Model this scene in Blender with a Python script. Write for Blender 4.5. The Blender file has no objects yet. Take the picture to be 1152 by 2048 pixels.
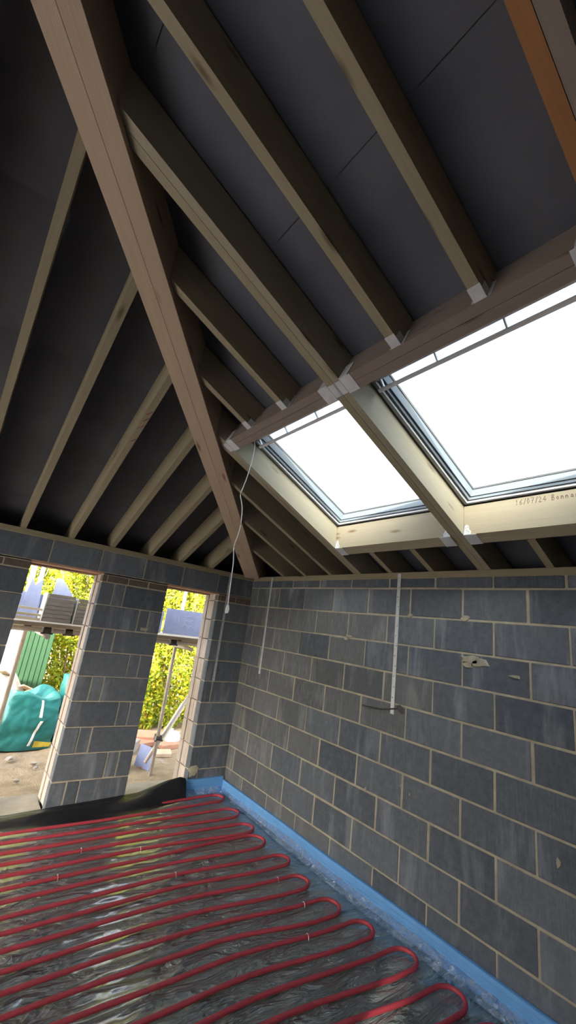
import bpy, bmesh, math, random
import numpy as np
from mathutils import Matrix, Vector, noise
random.seed(7); rng = np.random.default_rng(7)
scene = bpy.context.scene
COL = scene.collection

# ------------------------------------------------------------------ camera
F_PX, YAW, PITCH, ROLL = 824.874, -0.628210, 0.278344, 0.133717
CAM = Vector((-2.87574, -4.49559, 1.79857))
def cam_axes(a, b, c):
    r = Vector((math.cos(a), math.sin(a), 0)); f0 = Vector((-math.sin(a), math.cos(a), 0)); up = Vector((0, 0, 1))
    f = math.cos(b)*f0 + math.sin(b)*up; u = -math.sin(b)*f0 + math.cos(b)*up
    return math.cos(c)*r + math.sin(c)*u, -math.sin(c)*r + math.cos(c)*u, f
r_, u_, f_ = cam_axes(YAW, PITCH, ROLL)
cd = bpy.data.cameras.new('camera'); cam = bpy.data.objects.new('camera', cd); COL.objects.link(cam)
cd.sensor_fit = 'VERTICAL'; cd.sensor_height = 36.0; cd.sensor_width = 36.0; cd.lens = F_PX*36.0/2048.0
cd.clip_start = 0.05; cd.clip_end = 300
cam.matrix_world = Matrix(((r_.x, u_.x, -f_.x, CAM.x), (r_.y, u_.y, -f_.y, CAM.y), (r_.z, u_.z, -f_.z, CAM.z), (0, 0, 0, 1)))
scene.camera = cam

# ------------------------------------------------------------------ world, sun, exposure
SUN_DIR = Vector((-0.68, -0.62, 0.385)).normalized()
w = bpy.data.worlds.new('world'); scene.world = w; w.use_nodes = True
nt = w.node_tree; nt.nodes.clear()
sky = nt.nodes.new('ShaderNodeTexSky'); sky.sky_type = 'NISHITA'; sky.sun_disc = False
sky.sun_elevation = math.asin(SUN_DIR.z); sky.sun_rotation = math.atan2(SUN_DIR.x, SUN_DIR.y)
sky.air_density = 1.0; sky.dust_density = 6.0; sky.ozone_density = 1.0
hs = nt.nodes.new('ShaderNodeHueSaturation'); hs.inputs['Saturation'].default_value = 0.55
bg = nt.nodes.new('ShaderNodeBackground'); bg.inputs['Strength'].default_value = 0.55
wo = nt.nodes.new('ShaderNodeOutputWorld')
nt.links.new(sky.outputs[0], hs.inputs['Color']); nt.links.new(hs.outputs[0], bg.inputs['Color']); nt.links.new(bg.outputs[0], wo.inputs['Surface'])
sd = bpy.data.lights.new('sun', 'SUN'); sd.energy = 9.5; sd.angle = math.radians(1.0); sd.color = (1.0, 0.93, 0.80)
sun = bpy.data.objects.new('sun', sd); COL.objects.link(sun); sun.location = (-12, -8, 10)
sun.rotation_euler = (-SUN_DIR).to_track_quat('-Z', 'Y').to_euler()
vs = scene.view_settings; vs.view_transform = 'Standard'; vs.look = 'None'; vs.gamma = 1.0; vs.use_curve_mapping = False
vs.exposure = 1.95

# ------------------------------------------------------------------ geometry of the place
TH = math.radians(24.0796); c, s, tn = math.cos(TH), math.sin(TH), math.tan(TH)
HP = 2.3963            # top of the wall plate
RD = 0.20              # rafter depth
RIDGE = 3.6            # ridge at x = -RIDGE
ROOM_X, ROOM_Y = -7.2, -7.5
UR, NR = Vector((-c, 0, s)), Vector((s, 0, c))
UL, NL = Vector((0, -c, s)), Vector((0, s, c))
def RS(u, y, n): return Vector((-u*c+n*s, y, HP+u*s+n*c))
def LS(u, x, n): return Vector((x, -u*c+n*s, HP+u*s+n*c))
def frame(o, e1, e2, e3):
    return Matrix(((e1.x, e2.x, e3.x, o.x), (e1.y, e2.y, e3.y, o.y), (e1.z, e2.z, e3.z, o.z), (0, 0, 0, 1)))

# ------------------------------------------------------------------ materials
def lin(r, g, b):
    f = lambda v: (v/12.92 if v <= .04045 else ((v+.055)/1.055)**2.4)
    return (f(r/255), f(g/255), f(b/255), 1)
class NT:
    def __init__(self, name):
        self.m = bpy.data.materials.new(name); self.m.use_nodes = True
        self.t = self.m.node_tree; self.t.nodes.clear()
        self.out = self.n('ShaderNodeOutputMaterial')
    def n(self, typ, **kw):
        nd = self.t.nodes.new(typ)
        for k, v in kw.items():
            if k in nd.inputs.keys() if isinstance(k, str) else False: nd.inputs[k].default_value = v
            else: setattr(nd, k, v)
        return nd
    def set(self, nd, **kw):
        for k, v in kw.items():
            nd.inputs[k.replace('_', ' ')].default_value = v
        return nd
    def l(self, a, b): self.t.links.new(a, b)
    def coords(self, kind='Object', scale=(1, 1, 1), rand=False):
        tc = self.n('ShaderNodeTexCoord') if kind != 'World' else self.n('ShaderNodeNewGeometry')
        src = tc.outputs[kind] if kind != 'World' else tc.outputs['Position']
        if rand:
            oi = self.n('ShaderNodeObjectInfo'); ad = self.n('ShaderNodeVectorMath', operation='MULTIPLY_ADD')
            ad.inputs[0].default_value = (1, 1, 1)
            cx = self.n('ShaderNodeCombineXYZ')
            mu = self.n('ShaderNodeMath', operation='MULTIPLY'); mu.inputs[1].default_value = 37.0
            self.l(oi.outputs['Random'], mu.inputs[0])
            for i in range(3): self.l(mu.outputs[0], cx.inputs[i])
            a2 = self.n('ShaderNodeVectorMath', operation='ADD'); self.l(src, a2.inputs[0]); self.l(cx.outputs[0], a2.inputs[1]); src = a2.outputs[0]
        mp = self.n('ShaderNodeMapping'); mp.inputs['Scale'].default_value = scale
        self.l(src, mp.inputs['Vector']); return mp.outputs[0]
    def noise(self, vec, scale=5, detail=4, rough=.55, dist=0):
        nd = self.n('ShaderNodeTexNoise'); self.l(vec, nd.inputs['Vector'])
        self.set(nd, Scale=scale, Detail=detail, Roughness=rough, Distortion=dist); return nd.outputs['Fac']
    def ramp(self, fac, *stops):
        nd = self.n('ShaderNodeValToRGB'); self.l(fac, nd.inputs[0]); cr = nd.color_ramp
        while len(cr.elements) < len(stops): cr.elements.new(.5)
        for e, (p, col) in zip(cr.elements, stops): e.position = p; e.color = col if len(col) == 4 else (*col, 1)
        return nd.outputs[0]
    def mix(self, fac, a, b, mode='MIX'):
        nd = self.n('ShaderNodeMix', data_type='RGBA', blend_type=mode)
        if isinstance(fac, (int, float)): nd.inputs[0].default_value = fac
        else: self.l(fac, nd.inputs[0])
        for i, v in ((6, a), (7, b)):
            if isinstance(v, tuple): nd.inputs[i].default_value = v
            else: self.l(v, nd.inputs[i])
        return nd.outputs[2]
    def math(self, op, a, b=0.0):
        nd = self.n('ShaderNodeMath', operation=op)
        for i, v in enumerate((a, b)):
            if isinstance(v, (int, float)): nd.inputs[i].default_value = v
            else: self.l(v, nd.inputs[i])
        return nd.outputs[0]
    def bump(self, h, strength=.3, dist=.01):
        nd = self.n('ShaderNodeBump'); nd.inputs['Strength'].default_value = strength; nd.inputs['Distance'].default_value = dist
        self.l(h, nd.inputs['Height']); return nd.outputs[0]
    def bsdf(self, col, rough=.8, metal=0, normal=None, spec=.5, coat=0, **kw):
        b = self.n('ShaderNodeBsdfPrincipled')
        if isinstance(col, tuple): b.inputs['Base Color'].default_value = col
        else: self.l(col, b.inputs['Base Color'])
        if isinstance(rough, (int, float)): b.inputs['Roughness'].default_value = rough
        else: self.l(rough, b.inputs['Roughness'])
        b.inputs['Metallic'].default_value = metal; b.inputs['Specular IOR Level'].default_value = spec
        b.inputs['Coat Weight'].default_value = coat
        for k, v in kw.items(): b.inputs[k.replace('_', ' ')].default_value = v
        if normal is not None: self.l(normal, b.inputs['Normal'])
        return b.outputs[0]
    def done(self, sh): self.l(sh, self.out.inputs['Surface']); return self.m
M = {}
def mat_block(name, lo, hi, streak=.5, stain=lin(120, 116, 104)):
    t = NT(name); oi = t.n('ShaderNodeObjectInfo'); rnd = oi.outputs['Random']
    v = t.coords('World', (1, 1, 1)); vr = t.coords('World', (1, 1, 1), rand=True)
    big = t.noise(vr, 3.2, 5, .6); fine = t.noise(v, 120, 3, .6); med = t.noise(v, 21, 5, .7)
    st = t.noise(t.coords('World', (34, 34, 2.2)), 3, 5, .7)
    base = t.mix(t.math('ADD', t.math('MULTIPLY', rnd, .5), t.math('ADD', t.math('MULTIPLY', big, .35), t.math('MULTIPLY', t.math('SUBTRACT', med, .42), .9))), lo, hi)
    # vertical tooling scratches, on some blocks only
    sel = t.ramp(t.math('FRACT', t.math('MULTIPLY', rnd, 7.31)), (.35, (0, 0, 0)), (.8, (1, 1, 1)))
    stf = t.math('MULTIPLY', t.ramp(st, (.5, (0, 0, 0)), (.72, (1, 1, 1))), t.math('MULTIPLY', sel, streak))
    col = t.mix(stf, base, tuple(min(1, x*2.6) for x in hi[:3])+(1,))
    lum = t.ramp(t.noise(t.coords('World', (1.6, 1.6, .30), rand=True), 3.4, 5, .62, .4), (.53, (0, 0, 0)), (.76, (1, 1, 1)))
    col = t.mix(t.math('MULTIPLY', lum, .45), col, stain)
    col = t.mix(t.math('MULTIPLY', fine, .35), col, (0.02, 0.02, 0.022, 1))
    pits = t.ramp(t.noise(v, 60, 2, .5), (.66, (0, 0, 0)), (.72, (1, 1, 1)))
    h = t.math('SUBTRACT', t.math('ADD', t.math('MULTIPLY', st, 1.1), t.math('MULTIPLY', fine, .6)), t.math('MULTIPLY', pits, .8))
    return t.done(t.bsdf(col, .93, normal=t.bump(h, .55, .004), spec=.25))
def mat_plain(name, a, b, scale=8, rough=.85, bump=.25, dist=.004, metal=0, spec=.4, coords='World', stretch=(1, 1, 1), **kw):
    t = NT(name); v = t.coords(coords, stretch); n = t.noise(v, scale, 5, .6); f = t.noise(v, scale*9, 3, .6)
    col = t.mix(t.ramp(n, (.3, (0, 0, 0)), (.7, (1, 1, 1))), a, b)
    return t.done(t.bsdf(col, rough, metal, normal=t.bump(t.math('ADD', n, t.math('MULTIPLY', f, .5)), bump, dist), spec=spec, **kw))
def mat_wood(name, a, b, knot, rough=.75, grain=1.0):
    t = NT(name); v = t.coords('Object', (1.2, 22, 22), rand=True); n = t.noise(v, 2.2, 5, .6, .6)
    n2 = t.noise(t.coords('Object', (4, 120, 120), rand=True), 2, 3, .5)
    big = t.noise(t.coords('Object', (1.1, 2, 2), rand=True), 1.6, 3, .5)
    oi = t.n('ShaderNodeObjectInfo')
    col = t.mix(t.ramp(n, (.28, (0, 0, 0)), (.72, (1, 1, 1))), a, b)
    col = t.mix(t.math('MULTIPLY', big, .45), col, tuple(x*.62 for x in a[:3])+(1,))
    col = t.mix(t.math('MULTIPLY', oi.outputs['Random'], .35), col, tuple(x*.75 for x in a[:3])+(1,))
    vo = t.n('ShaderNodeTexVoronoi'); vo.inputs['Scale'].default_value = 1.0
    t.l(t.coords('Object', (2.1, 9, 9), rand=True), vo.inputs['Vector'])
    kf = t.ramp(vo.outputs['Distance'], (.05, (1, 1, 1)), (.16, (0, 0, 0)))
    col = t.mix(t.math('MULTIPLY', kf, .8), col, knot)
    return t.done(t.bsdf(col, rough, normal=t.bump(t.math('ADD', n, n2), .25*grain, .003), spec=.3))
M['block'] = mat_block('concrete_block', (.045, .057, .074, 1), (.150, .168, .192, 1), .14, lin(165, 170, 180))
M['block_keyed'] = mat_block('keyed_concrete_block', (.070, .079, .088, 1), (.148, .158, .168, 1), .45, lin(170, 170, 168))
M['block_pale'] = mat_block('pale_reveal_block', (.34, .29, .25, 1), (.50, .44, .39, 1), .2, lin(200, 190, 175))
M['mortar'] = mat_plain('mortar', (.36, .32, .235, 1), (.22, .20, .155, 1), 9, .95, .5, .004)
M['mortar_smear'] = mat_plain('mortar_smear', (.34, .31, .24, 1), (.20, .19, .15, 1), 14, .95, .5, .004)
M['brick'] = mat_plain('common_brick', (.10, .08, .06, 1), (.07, .058, .05, 1), 20, .9, .4)
M['pine'] = mat_wood('treated_pine', (.305, .258, .170, 1), (.228, .190, .122, 1), (.075, .045, .025, 1))
M['pine_hip'] = mat_wood('pinkish_pine', (.47, .355, .255, 1), (.40, .295, .205, 1), (.13, .06, .03, 1))
M['pine_new'] = mat_wood('fresh_pine', (.36, .312, .225, 1), (.305, .255, .175, 1), (.12, .06, .03, 1))
M['pine_mid'] = mat_wood('cream_pine', (.32, .28, .205, 1), (.265, .225, .158, 1), (.10, .052, .03, 1))
M['pine_brown'] = mat_wood('brown_pine', (.255, .205, .170, 1), (.195, .155, .130, 1), (.06, .035, .02, 1))
M['pine_orange'] = mat_wood('orange_stained_pine', (.34, .155, .06, 1), (.25, .11, .045, 1), (.07, .03, .015, 1))
M['plate'] = mat_wood('plate_pine', (.27, .225, .145, 1), (.20, .165, .105, 1), (.07, .045, .03, 1))
M['underlay'] = mat_plain('roof_underlay', (.098, .103, .120, 1), (.075, .079, .094, 1), 3, .8, .2, .003, spec=.25)
M['roofout'] = mat_plain('roof_tile_mass', (.06, .055, .05, 1), (.09, .08, .075, 1), 6, .9)
M['galv'] = mat_plain('galvanised_steel', (.62, .64, .66, 1), (.50, .52, .54, 1), 22, .5, .0, .001, metal=.25)
M['strap'] = mat_plain('strap_steel', (.50, .52, .53, 1), (.40, .42, .43, 1), 30, .5, .1, .001, metal=.5)
M['white'] = mat_plain('darkened_sash_paint', (.070, .079, .092, 1), (.066, .075, .088, 1), 4, .45, .0, .001)  # sash colour darkened well below white to offset the strong sky light on it
M['greypaint'] = mat_plain('grey_lacquer', (.30, .30, .305, 1), (.28, .28, .285, 1), 4, .45, .0, .001)
M['barwhite'] = mat_plain('white_bar', (.70, .71, .72, 1), (.66, .67, .68, 1), 4, .4, .0)
M['gasket'] = mat_plain('black_gasket', (.02, .02, .02, 1), (.03, .03, .03, 1), 4, .5, .02)
t = NT('window_glass'); tr = t.n('ShaderNodeBsdfTransparent'); tr.inputs[0].default_value = (.90, .95, .95, 1)
gl = t.n('ShaderNodeBsdfGlossy'); gl.inputs['Roughness'].default_value = .02
mx = t.n('ShaderNodeMixShader'); mx.inputs[0].default_value = .06; t.l(tr.outputs[0], mx.inputs[1]); t.l(gl.outputs[0], mx.inputs[2]); M['glass'] = t.done(mx.outputs[0])
M['blue'] = mat_plain('blue_foam', (.11, .29, .58, 1), (.09, .25, .51, 1), 10, .55, .1, .002, spec=.4)
t = NT('clear_film'); v = t.coords('World', (1, 1, 1)); n1 = t.noise(v, 17, 4, .6, 1.6); n2 = t.noise(v, 45, 3, .6, 1.0)
nb = t.bump(t.math('ADD', n1, t.math('MULTIPLY', n2, .3)), 1.0, .06)
tr = t.n('ShaderNodeBsdfTransparent'); tr.inputs[0].default_value = (.80, .90, 1.0, 1)
pr = t.bsdf((.30, .47, .72, 1), .14, normal=nb, spec=1.0, coat=.6, Coat_Roughness=.08)
gg = t.n('ShaderNodeBsdfGlossy'); gg.inputs['Roughness'].default_value = .10; t.l(nb, gg.inputs['Normal'])
m2 = t.n('ShaderNodeMixShader'); m2.inputs[0].default_value = .30; t.l(pr, m2.inputs[1]); t.l(gg.outputs[0], m2.inputs[2]); pr = m2.outputs[0]
mx = t.n('ShaderNodeMixShader'); t.l(t.math('ADD', t.math('MULTIPLY', t.ramp(n1, (.40, (0, 0, 0)), (.64, (1, 1, 1))), .42), .30), mx.inputs[0]); t.l(tr.outputs[0], mx.inputs[1]); t.l(pr, mx.inputs[2]); M['film'] = t.done(mx.outputs[0])
t = NT('floor_polythene'); n1 = t.noise(t.coords('World', (1.5, 6.0, 1)), 2.3, 4, .55, .7); n2 = t.noise(t.coords('World', (1, 2.2, 1)), 26, 4, .6, .4); n3 = t.noise(t.coords('World', (1, 1, 1)), 3.0, 3, .5, .5)
rid = t.math('SUBTRACT', 1.0, t.math('ABSOLUTE', t.math('MULTIPLY', t.math('SUBTRACT', n1, .5), 5.0)))
sp = t.ramp(t.noise(t.coords('World'), 90, 2, .5), (.70, (0, 0, 0)), (.78, (1, 1, 1)))
col = t.mix(n3, (.100, .128, .128, 1), (.205, .235, .228, 1)); col = t.mix(t.math('MULTIPLY', sp, .15), col, (.5, .48, .42, 1))
M['floorfilm'] = t.done(t.bsdf(col, .30, normal=t.bump(t.math('ADD', t.math('MULTIPLY', rid, .55), t.math('ADD', t.math('MULTIPLY', n1, .8), t.math('MULTIPLY', n2, .22))), 1.0, .06), spec=1.0, coat=1.0, Coat_Roughness=.17, Coat_IOR=1.75))
M['blacksheet'] = mat_plain('black_polythene', (.006, .006, .007, 1), (.010, .010, .012, 1), 8, .42, .3, .01, spec=.35)
M['pipe'] = mat_plain('red_pipe', (.32, .030, .045, 1), (.26, .024, .037, 1), 30, .55, .05, .001, spec=.5)
M['paving'] = mat_plain('grey_paving', (.20, .215, .235, 1), (.15, .162, .18, 1), 6, .9, .4)
M['concrete'] = mat_plain('concrete', (.40, .36, .31, 1), (.30, .27, .23, 1), 6, .9, .4)
M['cable'] = mat_plain('white_cable', (.72, .72, .68, 1), (.66, .66, .62, 1), 20, .5, .02)
M['ink'] = mat_plain('pencil_ink', (.10, .06, .045, 1), (.14, .08, .06, 1), 60, .9, .05)
M['redpaint'] = mat_plain('red_marker', (.20, .025, .03, 1), (.14, .02, .02, 1), 60, .7, .05)
M['chalk'] = mat_plain('chalk', (.48, .52, .62, 1), (.42, .46, .56, 1), 60, .95, .05)
M['dirt'] = mat_plain('garden_soil', (.38, .285, .18, 1), (.24, .175, .11, 1), 7, .97, .9, .03)
M['slate'] = mat_plain('blue_slate', (.26, .30, .47, 1), (.20, .24, .39, 1), 9, .6, .25, .003)
M['pack'] = mat_plain('tile_pack', (.30, .27, .24, 1), (.20, .18, .16, 1), 10, .8, .3, .004, stretch=(1, 1, 5))
M['scaf'] = mat_plain('scaffold_tube', (.66, .61, .57, 1), (.50, .46, .43, 1), 14, .5, .15, .002, metal=.1)
M['coupler'] = mat_plain('coupler_steel', (.13, .115, .105, 1), (.07, .06, .055, 1), 26, .5, .3, .003, metal=.6)
M['board'] = mat_plain('scaffold_board', (.42, .36, .27, 1), (.30, .25, .18, 1), 5, .85, .3, .004, stretch=(1, 8, 8))
M['batten'] = mat_plain('roof_batten', (.68, .60, .46, 1), (.56, .48, .36, 1), 8, .8, .2, .002)
M['tarp'] = mat_plain('teal_tarpaulin', (.012, .150, .140, 1), (.008, .11, .105, 1), 5, .45, .35, .02, spec=.5)
M['tarp_yellow'] = mat_plain('yellow_print', (.55, .42, .05, 1), (.45, .34, .04, 1), 9, .5, .2, .01)
M['webbing'] = mat_plain('white_webbing', (.75, .76, .72, 1), (.65, .66, .62, 1), 30, .8, .1)
M['green'] = mat_plain('green_metal', (.012, .040, .016, 1), (.010, .033, .013, 1), 5, .5, .1, .003)
M['render'] = mat_plain('white_render', (.80, .79, .76, 1), (.74, .73, .70, 1), 6, .9, .2, .004)
M['offcut'] = mat_plain('timber_offcut', (.62, .47, .33, 1), (.50, .36, .25, 1), 9, .85, .3, .003)
M['rust'] = mat_plain('terracotta', (.48, .25, .16, 1), (.36, .19, .12, 1), 11, .85, .3, .003)
M['greysheet'] = mat_plain('grey_plastic', (.30, .31, .33, 1), (.22, .23, .25, 1), 8, .45, .4, .015)
M['whitebag'] = mat_plain('white_plastic', (.78, .77, .78, 1), (.68, .67, .68, 1), 12, .5, .5, .02)
M['stem'] = mat_plain('bark', (.20, .13, .08, 1), (.13, .085, .05, 1), 14, .9, .5, .006)
t = NT('hedge_leaf'); ge = t.n('ShaderNodeNewGeometry')
lc = t.ramp(ge.outputs['Random Per Island'], (0, (.09, .15, .012)), (.35, (.22, .30, .018)), (.70, (.46, .45, .022)), (.95, (.62, .52, .04)), (1, (.30, .12, .03)))
df = t.bsdf(lc, .5, spec=.3); tl = t.n('ShaderNodeBsdfTranslucent'); t.l(lc, tl.inputs[0])
mx = t.n('ShaderNodeMixShader'); mx.inputs[0].default_value = .4; t.l(df, mx.inputs[1]); t.l(tl.outputs[0], mx.inputs[2]); M['leaf'] = t.done(mx.outputs[0])

# ------------------------------------------------------------------ mesh helpers
def tag(o, label=None, cat=None, group=None, kind=None):
    if label: o['label'] = label
    if cat: o['category'] = cat
    if group: o['group'] = group
    if kind: o['kind'] = kind
    return o
def empty(name, loc, label=None, cat=None, group=None, kind=None):
    o = bpy.data.objects.new(name, None); COL.objects.link(o); o.location = loc; o.empty_display_size = .1
    return tag(o, label, cat, group, kind)
class MB:
    def __init__(self): self.v = []; self.f = []
    def add(self, vs, fs):
        b = len(self.v); self.v += [tuple(p) for p in vs]; self.f += [tuple(i+b for i in f) for f in fs]; return self
    def box(self, x0, x1, y0, y1, z0, z1):
        x0, x1 = sorted((x0, x1)); y0, y1 = sorted((y0, y1)); z0, z1 = sorted((z0, z1))
        return self.add([(x0, y0, z0), (x1, y0, z0), (x1, y1, z0), (x0, y1, z0), (x0, y0, z1), (x1, y0, z1), (x1, y1, z1), (x0, y1, z1)],
                        [(0, 3, 2, 1), (4, 5, 6, 7), (0, 1, 5, 4), (1, 2, 6, 5), (2, 3, 7, 6), (3, 0, 4, 7)])
    def prism(self, A, B):
        n = len(A); return self.add(list(A)+list(B), [tuple(range(n))[::-1], tuple(range(n, 2*n))]+[(i, (i+1) % n, n+(i+1) % n, n+i) for i in range(n)])
    def tube(self, pts, r, seg=8, cap=True):
        pts = [Vector(p) for p in pts]; rings = []; up = Vector((0, 0, 1))
        for i, p in enumerate(pts):
            d = (pts[min(i+1, len(pts)-1)]-pts[max(i-1, 0)]).normalized()
            a = d.cross(up); a = a.normalized() if a.length > 1e-3 else d.cross(Vector((1, 0, 0))).normalized()
            b = a.cross(d); rr = r[i] if isinstance(r, (list, tuple)) else r
            rings.append([p+a*(rr*math.cos(2*math.pi*k/seg))+b*(rr*math.sin(2*math.pi*k/seg)) for k in range(seg)])
        vs = [q for rg in rings for q in rg]; fs = []
        for i in range(len(pts)-1):
            for k in range(seg): fs.append((i*seg+k, i*seg+(k+1) % seg, (i+1)*seg+(k+1) % seg, (i+1)*seg+k))
        if cap: fs += [tuple(range(seg)), tuple(range(len(vs)-seg, len(vs)))[::-1]]
        return self.add(vs, fs)
    def grid(self, fn, nu, nv):
        vs = [fn(i/nu, j/nv) for i in range(nu+1) for j in range(nv+1)]
        fs = [(i*(nv+1)+j, (i+1)*(nv+1)+j, (i+1)*(nv+1)+j+1, i*(nv+1)+j+1) for i in range(nu) for j in range(nv)]
        return self.add(vs, fs)
    def build(self, name, mat, parent=None, mw=None, smooth=False, bevel=0, fixn=True, keep=False, thick=0):
        """verts are in world coords (mw None) or in the frame mw"""
        vs = [Vector(p) for p in self.v]
        if mw is None:
            if parent is not None and not keep: org = Vector((0, 0, 0))
            lo = Vector((min(p.x for p in vs), min(p.y for p in vs), min(p.z for p in vs))); hi = Vector((max(p.x for p in vs), max(p.y for p in vs), max(p.z for p in vs)))
            org = Vector(((lo.x+hi.x)/2, (lo.y+hi.y)/2, lo.z)); vs = [p-org for p in vs]; mw = Matrix.Translation(org)
        me = bpy.data.meshes.new(name); me.from_pydata(vs, [], self.f); me.materials.append(mat)
        if fixn:
            bm = bmesh.new(); bm.from_mesh(me); bmesh.ops.recalc_face_normals(bm, faces=bm.faces)
            if bevel: bmesh.ops.bevel(bm, geom=list(bm.edges), offset=bevel, segments=1, affect='EDGES', profile=.5)
            bm.to_mesh(me); bm.free()
        if smooth:
            for p in me.polygons: p.use_smooth = True
        o = bpy.data.objects.new(name, me); COL.objects.link(o)
        place(o, mw, parent)
        if thick:
            md = o.modifiers.new('thickness', 'SOLIDIFY'); md.thickness = thick; md.offset = 0
        return o
WM = {}
def place(o, mw, parent=None):
    WM[o.name] = mw.copy()
    if parent is not None:
        o.parent = parent
        pm = WM[parent.name] if parent.name in WM else Matrix.Translation(parent.location)
        o.matrix_basis = pm.inverted() @ mw
    else: o.matrix_basis = mw
def BX(name, mat, x0, x1, y0, y1, z0, z1, parent=None, bevel=0, **kw):
    return MB().box(x0, x1, y0, y1, z0, z1).build(name, mat, parent, bevel=bevel, **kw)

# ------------------------------------------------------------------ walls
_bm = {}
def block_mesh(axis, L, H, D, mat, bev=.004):
    key = (axis, round(L, 3), round(H, 3), round(D, 3), mat)
    if key not in _bm:
        lx, ly = (L, D) if axis == 'x' else (D, L)
        bm = bmesh.new(); bmesh.ops.create_cube(bm, size=1.0)
        for v in bm.verts: v.co = Vector((v.co.x*lx, v.co.y*ly, (v.co.z+.5)*H))
        bmesh.ops.bevel(bm, geom=list(bm.edges), offset=bev, segments=1, affect='EDGES', profile=.5)
        me = bpy.data.meshes.new('block'); bm.to_mesh(me); bm.free(); me.materials.append(M[mat]); _bm[key] = me
    return _bm[key]
def block(parent, axis, a0, a1, z0, z1, face, depth, sign, mat='block', name='block'):
    """a0..a1 along the wall; face = coordinate of the visible face, body goes sign*depth behind it"""
    L, H = abs(a1-a0), z1-z0
    o = bpy.data.objects.new(name, block_mesh(axis, L, H, depth, mat)); COL.objects.link(o)
    off = random.uniform(-.002, .002); m = (a0+a1)/2; q = face+sign*depth/2+off
    loc = Vector((m, q, z0)) if axis == 'x' else Vector((q, m, z0))
    place(o, Matrix.Translation(loc) @ Matrix.Rotation(random.uniform(-.003, .003), 4, 'Z'), parent); return o
J0, CO, JT = .235, .225, .010     # first bed joint, course height, joint
BEDS = [.010]+[J0+CO*k for k in range(10)]     # K, J, I ... A
PLB = HP-.050                      # underside of wall plate
# right wall (x = 0)
wr = MB().box(.0035, .096, .10, ROOM_Y, -.15, PLB).build('wall_right', M['mortar']); tag(wr, kind='structure')
BX('outer_leaf', M['block_pale'], .25, .35, .35, ROOM_Y-.35, -.3, 2.16, wr)
rows = list(zip(BEDS[:-1], BEDS[1:]))+[(BEDS[-1], PLB+.004)]
KEYED = {0: -1.7, 1: -1.25, 2: -1.0, 3: -1.7, 4: -1.1, 5: -2.6, 6: -2.4, 7: -2.2, 8: -2.0, 9: -.8, 10: .5}   # how far along each course the blocks are keyed
Y_END = -5.4
for i, (z0, z1) in enumerate(rows):
    half = (i % 2 == 1)            # rows I-J, G-H ... are offset by half a block
    off = -.1376 if half else -.3626
    ys = [0.0]+[off-.45*k for k in range(0, 12)]
    for a, b in zip(ys[:-1], ys[1:]):
        if b < Y_END: break
        ga = JT/2 if a < 0 else -.004
        jit = random.uniform(-.003, .003)
        if a-b < .03: continue
        block(wr, 'y', round(a-ga, 3), round(b+JT/2+random.choice((0, .002, .005, -.001)), 3), round(z0+JT/2+random.choice((0, .001, .002)), 3), round(z1-JT/2-random.choice((0, .001)), 3), 0.0, .1, 1, 'block_keyed' if (a+b)/2 > KEYED[i] and random.random() < .93 else 'block')
BX('block', M['block'], 0.0, .1, Y_END-.01, ROOM_Y, .01, PLB-.004, wr)
# mortar droppings and smears on the right wall
def smear(parent, axis, a, z, ra, rz, name='mortar_smear'):
    mb = MB(); n = 11; pts = []
    for k in range(n):
        th = 2*math.pi*k/n; rr = random.uniform(.6, 1.15)
        pts.append((a+ra*rr*math.cos(th), z+rz*rr*math.sin(th)))
    f = (lambda p, d: (d, p[0], p[1])) if axis == 'y' else (lambda p, d: (p[0], d, p[1]))
    A = [f(p, .002) for p in pts]; B = [f((a+(p[0]-a)*.8, z+(p[1]-z)*.8), -.006) for p in pts]
    mb.prism(A, B).build(name, M['mortar_smear'], parent)
def at_x0(px, py):
    d = r_*((px-576)/F_PX)+u_*((1024-py)/F_PX)+f_; k = -CAM.x/d.x; return CAM+d*k
def at_y0(px, py):
    d = r_*((px-576)/F_PX)+u_*((1024-py)/F_PX)+f_; k = -CAM.y/d.y; return CAM+d*k
for (yy, zz, ra, rz) in ((-2.90, 1.770, .085, .030), (-2.96, 1.755, .07, .034), (-2.885, 1.735, .045, .022), (-3.195, 1.705, .045, .012), (-2.86, 2.045, .045, .022), (-2.39, 2.045, .03, .016),
                     (-1.74, 1.825, .05, .014), (-1.70, 1.80, .03, .014), (-2.05, .70, .010, .018), (-2.46, .80, .008, .012), (-2.38, .83, .007, .012), (-3.40, .80, .014, .03)):
    smear(wr, 'y', yy, zz, ra, rz)
# dark cable chase hole beside the strap end
hole = MB().prism([(-.0022, y, z) for y, z in ((-2.30, 1.355), (-2.335, 1.365), (-2.375, 1.345), (-2.38, 1.315), (-2.35, 1.300), (-2.315, 1.325))],
                  [(.002, y, z) for y, z in ((-2.30, 1.355), (-2.335, 1.365), (-2.375, 1.345), (-2.38, 1.315), (-2.35, 1.300), (-2.315, 1.325))]).build('chipped_hole', M['gasket'], wr)

tag(MB().tube([(.004, -1.955, 1.286), (-.005, -1.965, 1.287), (-.006, -2.069, 1.290), (-.006, -2.172, 1.299), (-.006, -2.25, 1.318), (-.005, -2.30, 1.332), (.004, -2.315, 1.335)], .006, 7).build('wire_stub', M['gasket'], smooth=True), 'short black wire lying along the right wall behind the long strap', 'wire')

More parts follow.
